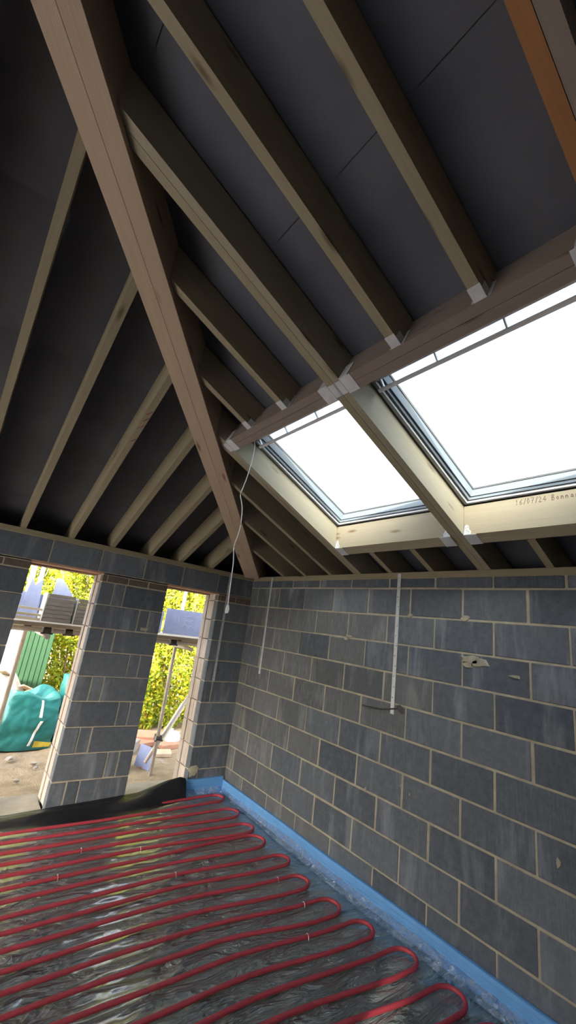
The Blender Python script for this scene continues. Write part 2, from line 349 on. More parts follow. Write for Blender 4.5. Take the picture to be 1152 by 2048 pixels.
# back wall (y = 0) with two openings
OP = [(-2.445, -1.800), (-1.108, -0.457)]
HEAD = 2.112
wb = MB()
segs = [(-.0, OP[1][1]), (OP[1][0], OP[0][1]), (OP[0][0], ROOM_X)]
for a, b in segs: wb.box(a-(.004 if a < -.1 else 0), b+.004 if b > -7 else b, .0035, .096, -.15, HEAD)
wb.box(0, ROOM_X, .0035, .096, HEAD+.012, PLB)
wb = wb.build('wall_back', M['mortar']); tag(wb, kind='structure')
for a, b in ((.35, OP[1][1]), (OP[1][0], OP[0][1]), (OP[0][0], ROOM_X)):
    BX('outer_leaf', M['concrete'], a if a > 0 else a-.012, b+.012 if b > -7 else b, .26, .345, -.3, 2.17, wb)
BX('outer_leaf', M['concrete'], .35, ROOM_X, .26, .345, HEAD+.02, 2.30, wb)
brow = [(BEDS[k], BEDS[k+1]) for k in range(9)]   # up to joint B at 2.035
for i, (z0, z1) in enumerate(brow):
    g = JT/2
    def rowblocks(xs):
        for a, b in zip(xs[:-1], xs[1:]):
            block(wb, 'x', a-(g if a not in ends else 0), b+(g if b not in ends else 0), z0+g, z1-g, 0.0, .1, 1, 'block')
    full_left = (i % 2 == 1)
    # pier between the openings
    L, R_ = OP[0][1], OP[1][0]; ends = (L, R_)
    rowblocks([R_, R_-.135, R_-.247, L] if full_left else [R_, R_-.445, R_-.557, L])
    # return beside the corner
    L, R_ = OP[1][1], -.004; ends = (L, R_)
    rowblocks([R_, L] if i % 2 else [R_, R_-.345, L])
    # left of the first opening
    R_ = OP[0][0]; ends = (R_,)
    xs = [R_]+[R_-(.22 if full_left else .445)-.45*k for k in range(4)]
    rowblocks(xs)
BX('block', M['block'], -4.25, ROOM_X, 0.0, .1, .01, 2.03, wb)
# thin brick packing course under the lintel bearing and block course above
for a0, a1 in ((-.004, OP[1][1]), (OP[1][0], OP[0][1]), (OP[0][0], -4.25)):
    x = a0
    while x > a1+.02:
        b = max(x-.215, a1); block(wb, 'x', x-(.005 if x != a0 else 0), b+(.005 if b != a1 else 0), 2.042, 2.104, .0, .096, 1, 'brick', 'brick'); x = b
xs = [0.0, -.501, -.955, -1.398, -1.857, -2.316, -2.77, -3.22, -3.67, -4.12]
for a, b in zip(xs[:-1], xs[1:]): block(wb, 'x', a-.005, b+.005, HEAD+.016, PLB-.004, 0.0, .1, 1, 'block')
for a, b in OP:   # lintel soffit, sill, reveals
    MB().box(a-.0, b+.0, .002, .25, HEAD, HEAD+.014).box(a, b, .262, .345, HEAD-.012, HEAD+.018).build('lintel', M['rust'], wb)
    BX('sill', M['concrete'], a, b, 0.0, .46, -.15, -.002, wb, bevel=.006)
    for xj, sg in ((a, -1), (b, 1)):
        for i, (z0, z1) in enumerate(brow+[(2.035, HEAD+.004)]):
            d1, d2 = (.103, .165) if i % 2 else (.103, .205)
            for q0, q1, dx in ((d1, d2, .004), (d2+.007, .252, .007), (.259, .347, random.uniform(-.003, .003))):
                if q1-q0 < .02: continue
                o = MB().box(xj+sg*dx, xj+sg*(dx+.05), q0, q1, z0+.004, z1-.004).build('reveal_block', M['block_pale'], wb, bevel=.003)
smear(wb, 'x', -.40, .22, .065, .075); smear(wb, 'x', -1.27, 1.62, .05, .02)

# walls behind and to the left of the camera; unseen opening in the left one, placed to shape the daylight
def wall_box(name, boxes):
    mb = MB()
    for b in boxes: mb.box(*b)
    o = mb.build(name, M['block']); tag(o, kind='structure'); return o
wall_box('wall_front', [(0, ROOM_X, ROOM_Y, ROOM_Y-.3, -.15, HP)])
wall_box('wall_left', [(ROOM_X, ROOM_X-.3, .35, -.3, -.15, HP), (ROOM_X, ROOM_X-.3, -4.3, ROOM_Y-.3, -.15, HP), (ROOM_X, ROOM_X-.3, -.3, -4.3, 2.15, HP)])

# floor slab
tag(BX('floor', M['concrete'], 0, ROOM_X, 0, ROOM_Y, -.15, -.012), kind='structure')

# ------------------------------------------------------------------ roof: covering and underlay
FR = frame(RS(0, 0, 0), UR, Vector((0, -1, 0)), NR)     # local (u, -y, n) on the right slope
FL = frame(LS(0, 0, 0), UL, Vector((1, 0, 0)), NL)      # local (u, x, n) on the back slope
def hipu(d, n): return (d+n*s)/c                         # slope distance where horizontal run = d
W1, W2 = (1.832, 2.949), (3.054, 4.194)                  # skylights: -y ranges
WU = (.485, 1.675)
def poly_prism(mb, pts, n0, n1):
    mb.prism([(u, b, n0) for u, b in pts], [(u, b, n1) for u, b in pts])
NT0, NT1 = .262, .300
rc = MB(); ue = -.42; ur = RIDGE/c+.1; be = -ROOM_Y+.3
h0 = lambda b: (b+NT0*s)/c
poly_prism(rc, [(ue, h0(0)*0-.42), (WU[0], -.42+.905*c), (WU[0], be), (ue, be)], NT0, NT1)
poly_prism(rc, [(WU[0], WU[0]*c-NT0*s), (WU[1], WU[1]*c-NT0*s), (WU[1], W1[0]), (WU[0], W1[0])], NT0, NT1)
poly_prism(rc, [(WU[0], W1[1]), (WU[1], W1[1]), (WU[1], W2[0]), (WU[0], W2[0])], NT0, NT1)
poly_prism(rc, [(WU[0], W2[1]), (WU[1], W2[1]), (WU[1], be), (WU[0], be)], NT0, NT1)
poly_prism(rc, [(WU[1], WU[1]*c-NT0*s), (ur, RIDGE), (ur, be), (WU[1], be)], NT0, NT1)
roof_r = rc.build('roof_right', M['roofout'], mw=FR); tag(roof_r, kind='structure')
rc = MB(); poly_prism(rc, [(ue, .45), (ue, ROOM_X-.45), (RIDGE/c+.1, -RIDGE)], NT0, NT1)
tag(rc.build('roof_back', M['roofout'], mw=FL), kind='structure')
# far slope left of the ridge (behind the camera's left shoulder)
FW = frame(Vector((ROOM_X, 0, HP)), Vector((c, 0, s)), Vector((0, 1, 0)), Vector((-s, 0, c)))
rc = MB(); poly_prism(rc, [(ue, .45), (ue, -be), (RIDGE/c+.05, -be), (RIDGE/c+.05, -RIDGE)], .205, NT1)
tag(rc.build('roof_left', M['underlay'], mw=FW), kind='structure')
tag(MB().prism([(0, ROOM_Y-.15, HP-.05), (-RIDGE, ROOM_Y-.15, HP+RIDGE*tn+.2), (ROOM_X, ROOM_Y-.15, HP-.05)], [(0, ROOM_Y-.3, HP-.05), (-RIDGE, ROOM_Y-.3, HP+RIDGE*tn+.2), (ROOM_X, ROOM_Y-.3, HP-.05)]).build('wall_gable', M['block']), kind='structure')

ceil = empty('ceiling', RS(1.5, -2.5, .2), kind='structure')
def sag(q, ph): return -.016*math.sin(math.pi*((q-ph)/.4 % 1.0))**2
def strip_R(u0, u1, b0, b1, lap):      # b = -y ; b0 None -> from the hip
    nu = max(2, int((u1-u0)/.08)); nv = 70
    def fn(i, j):
        u = u0+(u1-u0)*i; s0 = (u*c-.2*s+.02) if b0 is None else b0
        s0 = max(s0, -.3); b = s0+(b1-s0)*j
        e = .004*noise.noise(Vector((u*3, b*3, 5)))
        return (u, b, RD+.012+lap*i+sag(b, .632)+e)
    return MB().grid(fn, nu, nv).build('underlay_sheet', M['underlay'], ceil, mw=FR, smooth=True, fixn=False)
def strip_L(u0, u1, lap):
    nu = max(2, int((u1-u0)/.08)); nv = 70
    def fn(i, j):
        u = u0+(u1-u0)*i; d = max(u*c-.2*s+.02, -.3); x = -d+(ROOM_X+2*d)*j if d > 0 else .3+(ROOM_X-.6)*j
        wr_ = .010*noise.noise(Vector((x*2.2, u*7, 2)))+.006*noise.noise(Vector((x*6, u*15, 7)))
        return (u, x, RD+.012+lap*i+sag(x, -.19)+wr_)
    return MB().grid(fn, nu, nv).build('underlay_sheet', M['underlay'], ceil, mw=FL, smooth=True, fixn=False)
for u0, u1 in ((-.38, .46), (1.66, 2.50), (2.44, 3.28), (3.22, RIDGE/c+.02)): strip_R(u0, u1, None, -ROOM_Y, .004)
for u0, u1 in ((.43, 1.10), (1.05, 1.70)):
    strip_R(u0, u1, None, W1[0]-.008, .004); strip_R(u0, u1, W2[1]+.012, -ROOM_Y, .004)
for u0, u1 in ((-.38, .27), (.24, 1.09), (1.06, 1.91), (1.88, 2.74), (2.71, 3.56), (3.52, RIDGE/c+.02)): strip_L(u0, u1, .026)

# eaves boards closing the roof edge outside
tag(BX('trim_1', M['roofout'], .40, .43, .45, ROOM_Y-.3, 2.10, 2.46), kind='structure')
tag(BX('trim_2', M['roofout'], .45, ROOM_X-.4, .40, .43, 2.10, 2.46), kind='structure')
tag(MB().box(.34, .41, .45, ROOM_Y-.3, 2.10, 2.12).box(.45, ROOM_X-.4, .34, .41, 2.10, 2.12).build('trim_3', M['roofout']), kind='structure')

# ------------------------------------------------------------------ roof timbers
def wall_plate(name, label, axis, a0, a1):
    L = a1-a0
    if axis == 'y': mw = frame(Vector((.049, a0, PLB)), Vector((0, -1, 0)), Vector((1, 0, 0)), Vector((0, 0, 1)))
    else: mw = frame(Vector((a0, .049, PLB)), Vector((-1, 0, 0)), Vector((0, -1, 0)), Vector((0, 0, 1)))
    o = MB().box(0, abs(L), -.051, .05, .0, .0495).build('wall_plate', M['plate'], mw=mw, bevel=.002)
    return tag(o, label, 'wall plate')
wall_plate('wall_plate', 'weathered timber wall plate on top of the right block wall', 'y', -.002, ROOM_Y)
wall_plate('wall_plate', 'weathered timber wall plate on top of the wall with openings', 'x', .10, ROOM_X)

def profile_full(U): return [(U, 0), (0, 0), (-.0913, .0408), (-.1095, 0), (-.36, 0), (-.36, RD), (U, RD)]
HK = .131                          # hip half width measured along x
def beam_mesh(prof, b0, b1, cut=None):
    """prof (u,n) list; entries with u None are the upper end, solved by cut(b,n)"""
    A = [((cut(b0, n) if u is None else u), b0, n) for u, n in prof]; B = [((cut(b1, n) if u is None else u), b1, n) for u, n in prof]
    return MB().prism(A, B)
def hanger(parent, fr, u, b0, b1, dirn, zoff=0.0):
    """U shaped steel shoe under the beam end at slope position u (dirn +1: beam lies up-slope)"""
    mb = MB(); e = .0025; Lh = .062
    u0, u1 = (u, u+Lh*dirn)
    mb.box(u0, u1, b0-e, b1+e, zoff-e, zoff-.0003)
    for b, k in ((b0, -1), (b1, 1)):
        mb.box(u0, u1-.02*dirn, b+k*.0004, b+k*e, zoff-e, zoff+.05)
    for b, k in ((b0, -1), (b1, 1)): mb.box(u0, u0+.0015*dirn, b, b+k*.016, zoff+.0, zoff+.11)
    return mb.build('joist_hanger', M['galv'], parent, mw=fr)
def rafter(side, name, label, t0, wd, plies, lo, hi, mat, hang=None, group=None, mats=None):
    """side R: t0 = -y of the far edge; side L: t0 = x of the right edge (body goes to -x)"""
    fr = FR if side == 'R' else FL
    if side == 'R':
        base = RS(max(lo, 0) if lo is not None else 0, -t0, 0); cut = lambda b, n: hipu(b-HK, n)
    else:
        base = LS(0, t0, 0); cut = lambda b, n: hipu(-b-HK, n)
    root = empty(name, base, label, 'rafter', group)
    for k in range(plies):
        if side == 'R': b0 = t0+k*(wd+.002); b1 = b0+wd
        else: b1 = t0-k*(wd+.002); b0 = b1-wd
        U = None if hi is None else hi
        if lo is None: prof = profile_full(U)
        else: prof = [(U, 0), (lo, 0), (lo, RD), (U, RD)]
        jit = random.uniform(-.002, .002) if plies > 1 and k else 0
        o = beam_mesh(prof, b0, b1, cut).build('timber', M[(mats or [mat]*plies)[k]], root, bevel=0, mw=fr)
    if hang:
        for (u, d) in hang: hanger(root, fr, u, t0 if side == 'R' else t0-wd, t0+wd if side == 'R' else t0, d)
    return root
UT, LT = 1.764, .306               # back faces of upper and lower trimmers
URB = RIDGE/c-.02
rafter('R', 'jack_rafter', 'shortest jack rafter of the skylight slope, beside the wall corner', .592, .047, 1, None, None, 'pine')
rafter('R', 'jack_rafter', 'second jack rafter from the corner on the skylight slope', .985, .047, 1, None, None, 'pine')
rafter('R', 'jack_rafter', 'third jack rafter from the corner, just left of the doubled trimmer rafter', 1.386, .047, 1, None, None, 'pine')
rafter('R', 'trimmer_rafter', 'doubled pale rafter along the left side of the smaller skylight', 1.733, .046, 2, None, None, 'pine_new', mats=['pine', 'pine_mid'])
rafter('R', 'jack_rafter', 'short rafter from hip to header above left end of smaller skylight', 2.145, .047, 1, UT, None, 'pine', hang=[(UT, 1)])
rafter('R', 'jack_rafter', 'rafter from hip to header above the middle of the smaller skylight', 2.550, .047, 1, UT, None, 'pine', hang=[(UT, 1)])
rafter('R', 'trimmer_rafter', 'long doubled rafter running between the two skylights', 2.954, .046, 2, None, None, 'pine_new', mats=['pine', 'pine_mid'])
rafter('R', 'common_rafter', 'olive rafter ending in a steel hanger above left part of larger skylight', 3.404, .047, 1, UT, None, 'pine', hang=[(UT, 1)])
rafter('R', 'common_rafter', 'olive rafter ending in a steel hanger above middle of larger skylight', 3.803, .047, 1, UT, URB, 'pine', hang=[(UT, 1)])
rafter('R', 'trimmer_rafter', 'doubled orange-brown rafter in the top right corner', 4.202, .046, 2, None, URB, 'pine', mats=['pine_orange', 'pine_brown'])
for k, tt in enumerate((4.66, 5.06)): rafter('R', 'common_rafter', ('rafter just behind the doubled orange-brown rafter', 'second rafter behind the doubled orange-brown rafter')[k], tt, .047, 1, None, URB, 'pine')
for tt, lb in ((2.145, 'left short rafter stub between smaller skylight and wall plate'), (2.550, 'right short rafter stub between smaller skylight and wall plate'), (3.404, 'short rafter stub between the larger skylight and the wall plate'), (3.803, 'rightmost short rafter stub below the larger skylight')):
    rafter('R', 'rafter_stub', lb, tt, .047, 1, None, LT-.018, 'pine')
names = ['shortest jack rafter of the back slope, beside the wall corner', 'second jack rafter from the corner on the back slope', 'third jack rafter from the corner on the back slope',
         'fourth jack rafter from the corner on the back slope', 'fifth jack rafter from corner on back slope, with red marker squiggles', 'sixth jack rafter from the corner, above the left opening',
         'leftmost visible jack rafter of the back slope, running off the left edge', 'back slope rafter left of the leftmost visible jack rafter']
jl = [-.600, -.987, -1.348, -1.754, -2.150, -2.567, -2.968, -3.37]
JL = []
for xx, lb in zip(jl, names): JL.append(rafter('L', 'jack_rafter', lb, xx, .047, 1, None, None, 'pine'))
# red marker marks on the fifth jack rafter
for (uu, w_) in ((1.86, .030), (1.79, .026), (1.71, .028), (1.55, .03)):
    pts = [(uu+.022*math.cos(a), -2.152-.004-w_*.5*(1-math.cos(a*.9)), -.0012) for a in np.linspace(-.5, 3.6, 9)]
    MB().tube(pts, .0024, 5).build('marker_squiggle', M['redpaint'], JL[4], mw=FL)
# hip rafter: two plies with a gap
phi = math.atan(tn/math.sqrt(2)); HD = Vector((-1, -1, tn)).normalized(); HW = Vector((1, -1, 0)).normalized()*-1; HN = HD.cross(HW)
if HN.z < 0: HW = -HW; HN = HD.cross(HW)
FH = frame(Vector((0, 0, HP-.07)), HD, HW, HN)
hip = empty('hip_rafter', Vector((-.12, -.12, HP-.02)), 'large doubled pinkish-brown hip rafter rising diagonally from the wall corner', 'rafter')
LH = RIDGE*math.sqrt(2+tn*tn)-.02
for k in (0, 1):
    b0, b1 = (-.0915, -.0012) if k == 0 else (.0012, .0915)
    prof = [(LH, 0), (.135, 0), (.135, .13), (-.42, .13), (-.42, .262), (LH, .262)]
    MB().prism([(l, b0, m) for l, m in prof], [(l, b1, m) for l, m in prof]).build('timber', M['pine_hip'], hip, mw=FH)
# ridge board
FRD = frame(Vector((-RIDGE, -RIDGE, HP+RIDGE*tn-.03)), Vector((0, -1, 0)), Vector((1, 0, 0)), Vector((0, 0, 1)))
tag(MB().box(.02, -ROOM_Y-RIDGE-.02, -.022, .022, 0, .24).build('ridge_board', M['pine'], mw=FRD), 'timber ridge board at the top of the two slopes', 'ridge board')
# headers above the skylights (two plies, laid square to the slope)
def header_up(label, b0, b1):
    root = empty('header_beam', RS(1.66, -(b0+b1)/2, 0), label, 'beam')
    for k, (u0, u1) in enumerate(((1.663, 1.7115), (1.7135, 1.7625))):
        L = b1-b0
        mw = FR @ frame(Vector((u0, b0, .0)), Vector((0, 1, 0)), Vector((-1, 0, 0)), Vector((0, 0, 1)))
        MB().box(0, L, -(u1-u0), 0, 0, RD).build('timber', M['pine_brown'], root, mw=mw)
    for b, k in ((b0, 1), (b1, -1)):
        mb = MB(); mb.box(1.662, 1.764, b, b+k*.075, -.0032, -.0006); mb.box(1.672, 1.755, b-k*.055, b-k*.002, -.0034, -.0012)
        mb.box(1.7645, 1.7675, b, b+k*.06, -.003, .11)
        mb.build('joist_hanger', M['galv'], root, mw=FR)
    return root
header_up('brown doubled header beam above the smaller skylight', 1.829, 2.953)
header_up('brown doubled header beam above the larger skylight', 3.050, 4.201)
# plumb trimmers below the skylights
def header_low(label, y0, y1, writing):
    zb = HP+.163; root = empty('header_beam', Vector((-.32, (y0+y1)/2, zb)), label, 'beam')
    for k, (x0, x1) in enumerate(((-.365, -.320), (-.318, -.273))):
        mw = frame(Vector((x0, y0, zb)), Vector((0, -1, 0)), Vector((1, 0, 0)), Vector((0, 0, 1)))
        zt = .198-(.0207 if k else 0); d0_ = (0, -.047*tn)[k]; d1_ = d0_-.045*tn
        MB().prism([(0, 0, d0_), (0, x1-x0, d1_), (0, x1-x0, zt), (0, 0, zt)], [(y0-y1, 0, d0_), (y0-y1, x1-x0, d1_), (y0-y1, x1-x0, zt), (y0-y1, 0, zt)]).build('timber', M['pine_new'], root, mw=mw)
    for yy, k in ((y0, -1), (y1, 1)):
        mb = MB(); q0, q1 = yy, yy+k*.085; mb.prism([(-.367, q0, zb-.003), (-.271, q0, zb-.003-.096*tn), (-.271, q1, zb-.003-.096*tn), (-.367, q1, zb-.003)], [(-.367, q0, zb-.0002), (-.271, q0, zb-.0002-.096*tn), (-.271, q1, zb-.0002-.096*tn), (-.367, q1, zb-.0002)])
        # rounded lug folded up against the face
        pts = [(0, 0), (.05, 0), (.052, .02), (.040, .034), (.034, .060), (.022, .068), (.010, .060), (.004, .03)]
        mb.prism([(-.3655, yy+k*p[0], zb+p[1]) for p in pts], [(-.3680, yy+k*p[0], zb+p[1]) for p in pts])
        hg = mb.build('joist_hanger', M['galv'], root)
        for hx, hz in ((.016, .045), (.030, .048), (.022, .028), (.036, .020)):
            ring = [(yy+k*hx+.0028*math.cos(a), zb+hz+.0028*math.sin(a)) for a in np.linspace(0, 2*math.pi, 8)[:-1]]
            MB().prism([(-.3679, a, b) for a, b in ring], [(-.3688, a, b) for a, b in ring]).build('nail_hole', M['gasket'], hg)
    if writing:
        # pencilled date and name along the top of the face: strokes as (along wall, up) in metres
        S = .036
        G = {'1': [[(.2, .7), (.45, 1), (.35, 0)]], '6': [[(.7, 1), (.2, .5), (.15, .15), (.45, 0), (.7, .25), (.45, .5), (.2, .35)]], '/': [[(.1, -.05), (.6, 1.05)]],
             '0': [[(.45, 1), (.15, .5), (.35, 0), (.7, .5), (.45, 1)]], '7': [[(.1, 1), (.75, 1), (.3, 0)], [(.25, .5), (.65, .5)]],
             '2': [[(.1, .8), (.45, 1), (.65, .75), (.1, 0), (.75, .05)]], '4': [[(.55, 0), (.6, 1), (.1, .35), (.85, .35)]],
             'B': [[(.15, 0), (.2, 1), (.6, .9), (.55, .6), (.2, .5), (.7, .35), (.6, .05), (.1, 0)]], 'o': [[(.4, .55), (.15, .3), (.35, 0), (.65, .3), (.4, .55)]],
             'n': [[(.1, 0), (.15, .55)], [(.15, .35), (.4, .55), (.55, .4), (.6, 0)]], 'a': [[(.6, .5), (.25, .5), (.15, .15), (.5, .1), (.6, .5), (.65, 0)]], 'r': [[(.15, 0), (.2, .55)], [(.2, .35), (.5, .55)]]}
        mb = MB()
        for txt, y_st in (('16/07/24', -3.385), ('Bonnar', -3.585)):
            x = 0
            for ch in txt:
                for st in G[ch]:
                    P_ = [(-.3657, y_st-(x+p[0]*.62*S), HP+.163+.152+p[1]*S*.95) for p in st]
                    mb.tube(P_, .0017, 4)
                x += S*.66 if ch != '/' else S*.5
        mb.build('pencil_writing', M['ink'], root)
    return root
header_low('pale timber header below the smaller skylight', -1.829, -2.953, False)
header_low('pale timber header below the larger skylight with pencilled date', -3.050, -4.201, True)

# ------------------------------------------------------------------ skylights
def ring(mb, u0, u1, b0, b1, wl, wr_, wb_, wt, n0, n1):
    mb.box(u0, u1, b0, b0+wl, n0, n1); mb.box(u0, u1, b1-wr_, b1, n0, n1)
    mb.box(u0, u0+wb_, b0+wl, b1-wr_, n0, n1); mb.box(u1-wt, u1, b0+wl, b1-wr_, n0, n1)
def skylight(name, label, b0, b1):
    u0, u1 = WU[0]+.004, WU[1]-.004; b0 += .003; b1 -= .003
    root = empty(name, RS(u0, -(b0+b1)/2, .2), kind='structure'); root['label'] = label
    mb = MB(); ring(mb, u0, u1, b0, b1, .024, .024, .012, .045, .188, .31); mb.build('frame', M['greypaint'], root, mw=FR)
    a0, a1, d0, d1 = u0+.014, u1-.048, b0+.027, b1-.027
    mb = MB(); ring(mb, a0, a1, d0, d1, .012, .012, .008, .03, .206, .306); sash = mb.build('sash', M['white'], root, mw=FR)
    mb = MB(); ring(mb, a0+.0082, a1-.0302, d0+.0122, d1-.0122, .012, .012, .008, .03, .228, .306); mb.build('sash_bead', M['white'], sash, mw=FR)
    g0, g1, e0, e1 = a0+.0165, a1-.0605, d0+.0245, d1-.0245
    mb = MB(); ring(mb, g0, g1, e0, e1, .004, .004, .004, .004, .288, .304); mb.build('gasket', M['gasket'], sash, mw=FR)
    MB().box(g0+.001, g1-.001, e0+.001, e1-.001, .295, .301).build('glass_pane', M['glass'], root, mw=FR)
    a1 -= .026
    # ventilation bar with brackets along the top
    vb = MB(); vb.box(a1-.084, a1-.062, d0-.006, d1+.006, .160, .176); bar = vb.build('ventilation_bar', M['barwhite'], root, mw=FR, bevel=.003)
    MB().box(a1-.028, a1+.05, d0-.02, d1+.02, .196, .206).build('ventilation_flap', M['barwhite'], root, mw=FR, bevel=.002)
    n = 4
    for k in range(n):
        bb = d0+.03+(d1-d0-.06)*k/(n-1)
        MB().prism([(a1-.068, bb-.004, .170), (a1-.02, bb-.004, .192), (a1-.02, bb-.004, .206), (a1-.076, bb-.004, .180)], [(a1-.068, bb+.004, .170), (a1-.02, bb+.004, .192), (a1-.02, bb+.004, .206), (a1-.076, bb+.004, .180)]).build('bracket', M['barwhite'], bar, mw=FR)
    return root
skylight('window_1', 'smaller-looking skylight nearer the wall corner', *W1)
skylight('window_2', 'larger-looking skylight at the right edge of the photo', *W2)

# ------------------------------------------------------------------ straps
def strap(label, axis, a, z0, z1, wd=.030, wob=0.0):
    mb = MB(); n = int((z1-z0)/.075); dz = (z1-z0)/n; th = .0028
    f = (lambda p, q, z: (q, a+p, z)) if axis == 'y' else (lambda p, q, z: (a+p, q, z))
    h = .0045
    def hexa(p0, p1, za, zb):
        w0 = lambda z: wob*math.sin((z-z0)*2.1)
        pts = []
        for q in (-.0015, -.0015-th):
            pts += [f(p0+w0(za), q, za), f(p1+w0(za), q, za), f(p1+w0(zb), q, zb), f(p0+w0(zb), q, zb)]
        mb.prism(pts[:4], pts[4:])
    for k in range(n):
        za = z0+k*dz; o = (-.005, .005)[k % 2]; zc = za+dz*.5
        hexa(-wd/2, o-h, za, za+dz); hexa(o+h, wd/2, za, za+dz); hexa(o-h, o+h, za, zc-h); hexa(o-h, o+h, zc+h, za+dz)
    return tag(mb.build('restraint_strap', M['strap']), label, 'strap', 'restraint straps')
strap('long perforated steel strap in the middle of the right wall', 'y', -2.266, 1.285, 2.385, .033)
strap('perforated steel strap on the right wall near the corner', 'y', -.406, 1.295, 2.385, .030)
strap('perforated steel strap on the back wall beside the narrow opening', 'x', -.345, 1.14, 2.385, .030)

# ------------------------------------------------------------------ hanging cable
cp = [(-1.4585, -1.93, 3.203), (-1.428, -1.945, 3.15), (-1.421, -1.95, 3.064), (-1.438, -1.95, 2.893), (-1.462, -1.95, 2.77), (-1.475, -1.95, 2.71), (-1.455, -1.95, 2.65), (-1.440, -1.95, 2.597), (-1.432, -1.95, 2.485), (-1.442, -1.95, 2.40), (-1.456, -1.95, 2.324), (-1.446, -1.95, 2.25), (-1.439, -1.95, 2.191), (-1.431, -1.95, 2.0), (-1.426, -1.95, 1.905)]
def catmull(P, n=6):
    P = [Vector(p) for p in P]; out = []
    for i in range(len(P)-1):
        a, b, c_, d = P[max(i-1, 0)], P[i], P[i+1], P[min(i+2, len(P)-1)]
        for k in range(n):
            t_ = k/n; out.append(.5*((2*b)+(c_-a)*t_+(2*a-5*b+4*c_-d)*t_**2+(3*b-a-3*c_+d)*t_**3))
    return out+[P[-1]]
cb = empty('hanging_cable', (-1.426, -1.95, 1.87), 'white cable hanging from the corner of the smaller skylight', 'cable')
MB().tube(catmull(cp), .0034, 7).build('cable', M['cable'], cb, smooth=True)
MB().prism([(-1.435, -1.956, 1.915), (-1.419, -1.956, 1.915), (-1.412, -1.956, 1.885), (-1.418, -1.956, 1.862), (-1.437, -1.956, 1.858), (-1.440, -1.956, 1.888)],
           [(-1.435, -1.944, 1.915), (-1.419, -1.944, 1.915), (-1.412, -1.944, 1.885), (-1.418, -1.944, 1.862), (-1.437, -1.944, 1.858), (-1.440, -1.944, 1.888)]).build('taped_end', M['cable'], cb, bevel=.002)

# ------------------------------------------------------------------ floor covering
nx, ny = 330, 300
X = np.linspace(ROOM_X, -.03, nx+1); Y = np.linspace(ROOM_Y, -.03, ny+1)
Y = np.concatenate([np.linspace(ROOM_Y, -3.4, 90), np.linspace(-3.4, -.03, ny-88)[1:]]); ny = len(Y)-1
X = np.concatenate([np.linspace(ROOM_X, -3.6, 60), np.linspace(-3.6, -.03, nx-58)[1:]]); nx = len(X)-1
XX, YY = np.meshgrid(X, Y, indexing='ij'); Z = np.zeros_like(XX)
for k in range(110):                      # ridged wrinkles in random directions
    a = rng.normal(math.pi/2, .6); f = rng.uniform(7, 30); ph = rng.uniform(0, 6.28); cx, cy = rng.uniform(-4.2, 0), rng.uniform(-4.2, 0); rad = rng.uniform(.25, .9)
    d = (XX*math.cos(a)+YY*math.sin(a)); q = np.sin(d*f+ph+1.2*np.sin((XX*math.sin(a)-YY*math.cos(a))*3+ph))
    Z += (1-np.abs(q))**4*np.exp(-((XX-cx)**2+(YY-cy)**2)/rad**2)*rng.uniform(.003, .008)
Z = np.clip(Z, 0, .0105)
fm = MB(); fm.v = [(float(a), float(b), float(z)) for a, b, z in zip(XX.ravel(), YY.ravel(), Z.ravel())]
fm.f = [(i*(ny+1)+j, (i+1)*(ny+1)+j, (i+1)*(ny+1)+j+1, i*(ny+1)+j+1) for i in range(nx) for j in range(ny)]
o = fm.build('floor_membrane', M['floorfilm'], mw=Matrix.Translation((0, 0, -.005)), smooth=True, fixn=False)
tag(o, 'crinkled dark polythene membrane covering the whole floor under the pipes', 'membrane')

# heating pipe: one continuous serpentine
PZ, PR = .0185, .0122
loops = [  # far run y, near run y (away from the turn), turn: x tip, far y, near y
    (-.180, -.323, -.105, -.130, -.300), (-.464, -.607, -.135, -.475, -.665), (-.750, -.890, -.170, -.800, -.975), (-1.035, -1.170, -.205, -1.010, -1.225),
    (-1.318, -1.455, -.190, -1.375, -1.530), (-1.590, -1.735, -.240, -1.665, -1.835), (-1.870, -2.007, -.225, -1.975, -2.150), (-2.148, -2.296, -.180, -2.245, -2.405),
    (-2.430, -2.570, -.130, -2.535, -2.700), (-2.715, -2.855, -.135, -2.840, -3.010), (-3.00, -3.14, -.15, -3.10, -3.27), (-3.29, -3.43, -.15, -3.38, -3.54),
    (-3.57, -3.71, -.16, -3.64, -3.80), (-3.85, -3.99, -.15, -3.92, -4.07)]
path = []
def smooth(t_): t_ = max(0, min(1, t_)); return t_*t_*(3-2*t_)
XL = -5.9
for k, (ya, yb, xt, ta, tb) in enumerate(loops):
    R0 = (ta-tb)/2; xc = xt-.012-R0*1.25
    xs = np.linspace(XL+.08, xc, 34); xsa = np.linspace(-1.0, xc, 16) if k == 0 else xs
    wob = lambda x, ph: .006*math.sin(x*2.3+ph)+.003*math.sin(x*6.1+ph*2)
    for x in xsa: path.append((x, ya+(ta-ya)*smooth((x+1.25)/(xc+1.25))+wob(x, k)*(1-smooth((x+.8)/.5)), PZ))
    yc = (ta+tb)/2
    for a in np.linspace(math.pi/2, -math.pi/2, 15)[1:-1]: path.append((xc+R0*1.25*math.cos(a), yc+R0*math.sin(a), PZ+.002*math.cos(a)))
    for x in xs[::-1]: path.append((x, yb+(tb-yb)*smooth((x+1.25)/(xc+1.25))+wob(x, k+.5)*(1-smooth((x+.8)/.5)), PZ))
    if k < len(loops)-1:
        yn = loops[k+1][0]; yc = (yb+yn)/2; R1 = (yb-yn)/2
        for a in np.linspace(math.pi/2, -math.pi/2, 11)[1:-1]: path.append((XL+.08-R1*math.cos(a), yc+R1*math.sin(a), PZ))
o = MB().tube(path, PR, 10).build('heating_pipe', M['pipe'], smooth=True)
tag(o, 'long red underfloor heating pipe looped back and forth over the floor', 'pipe')
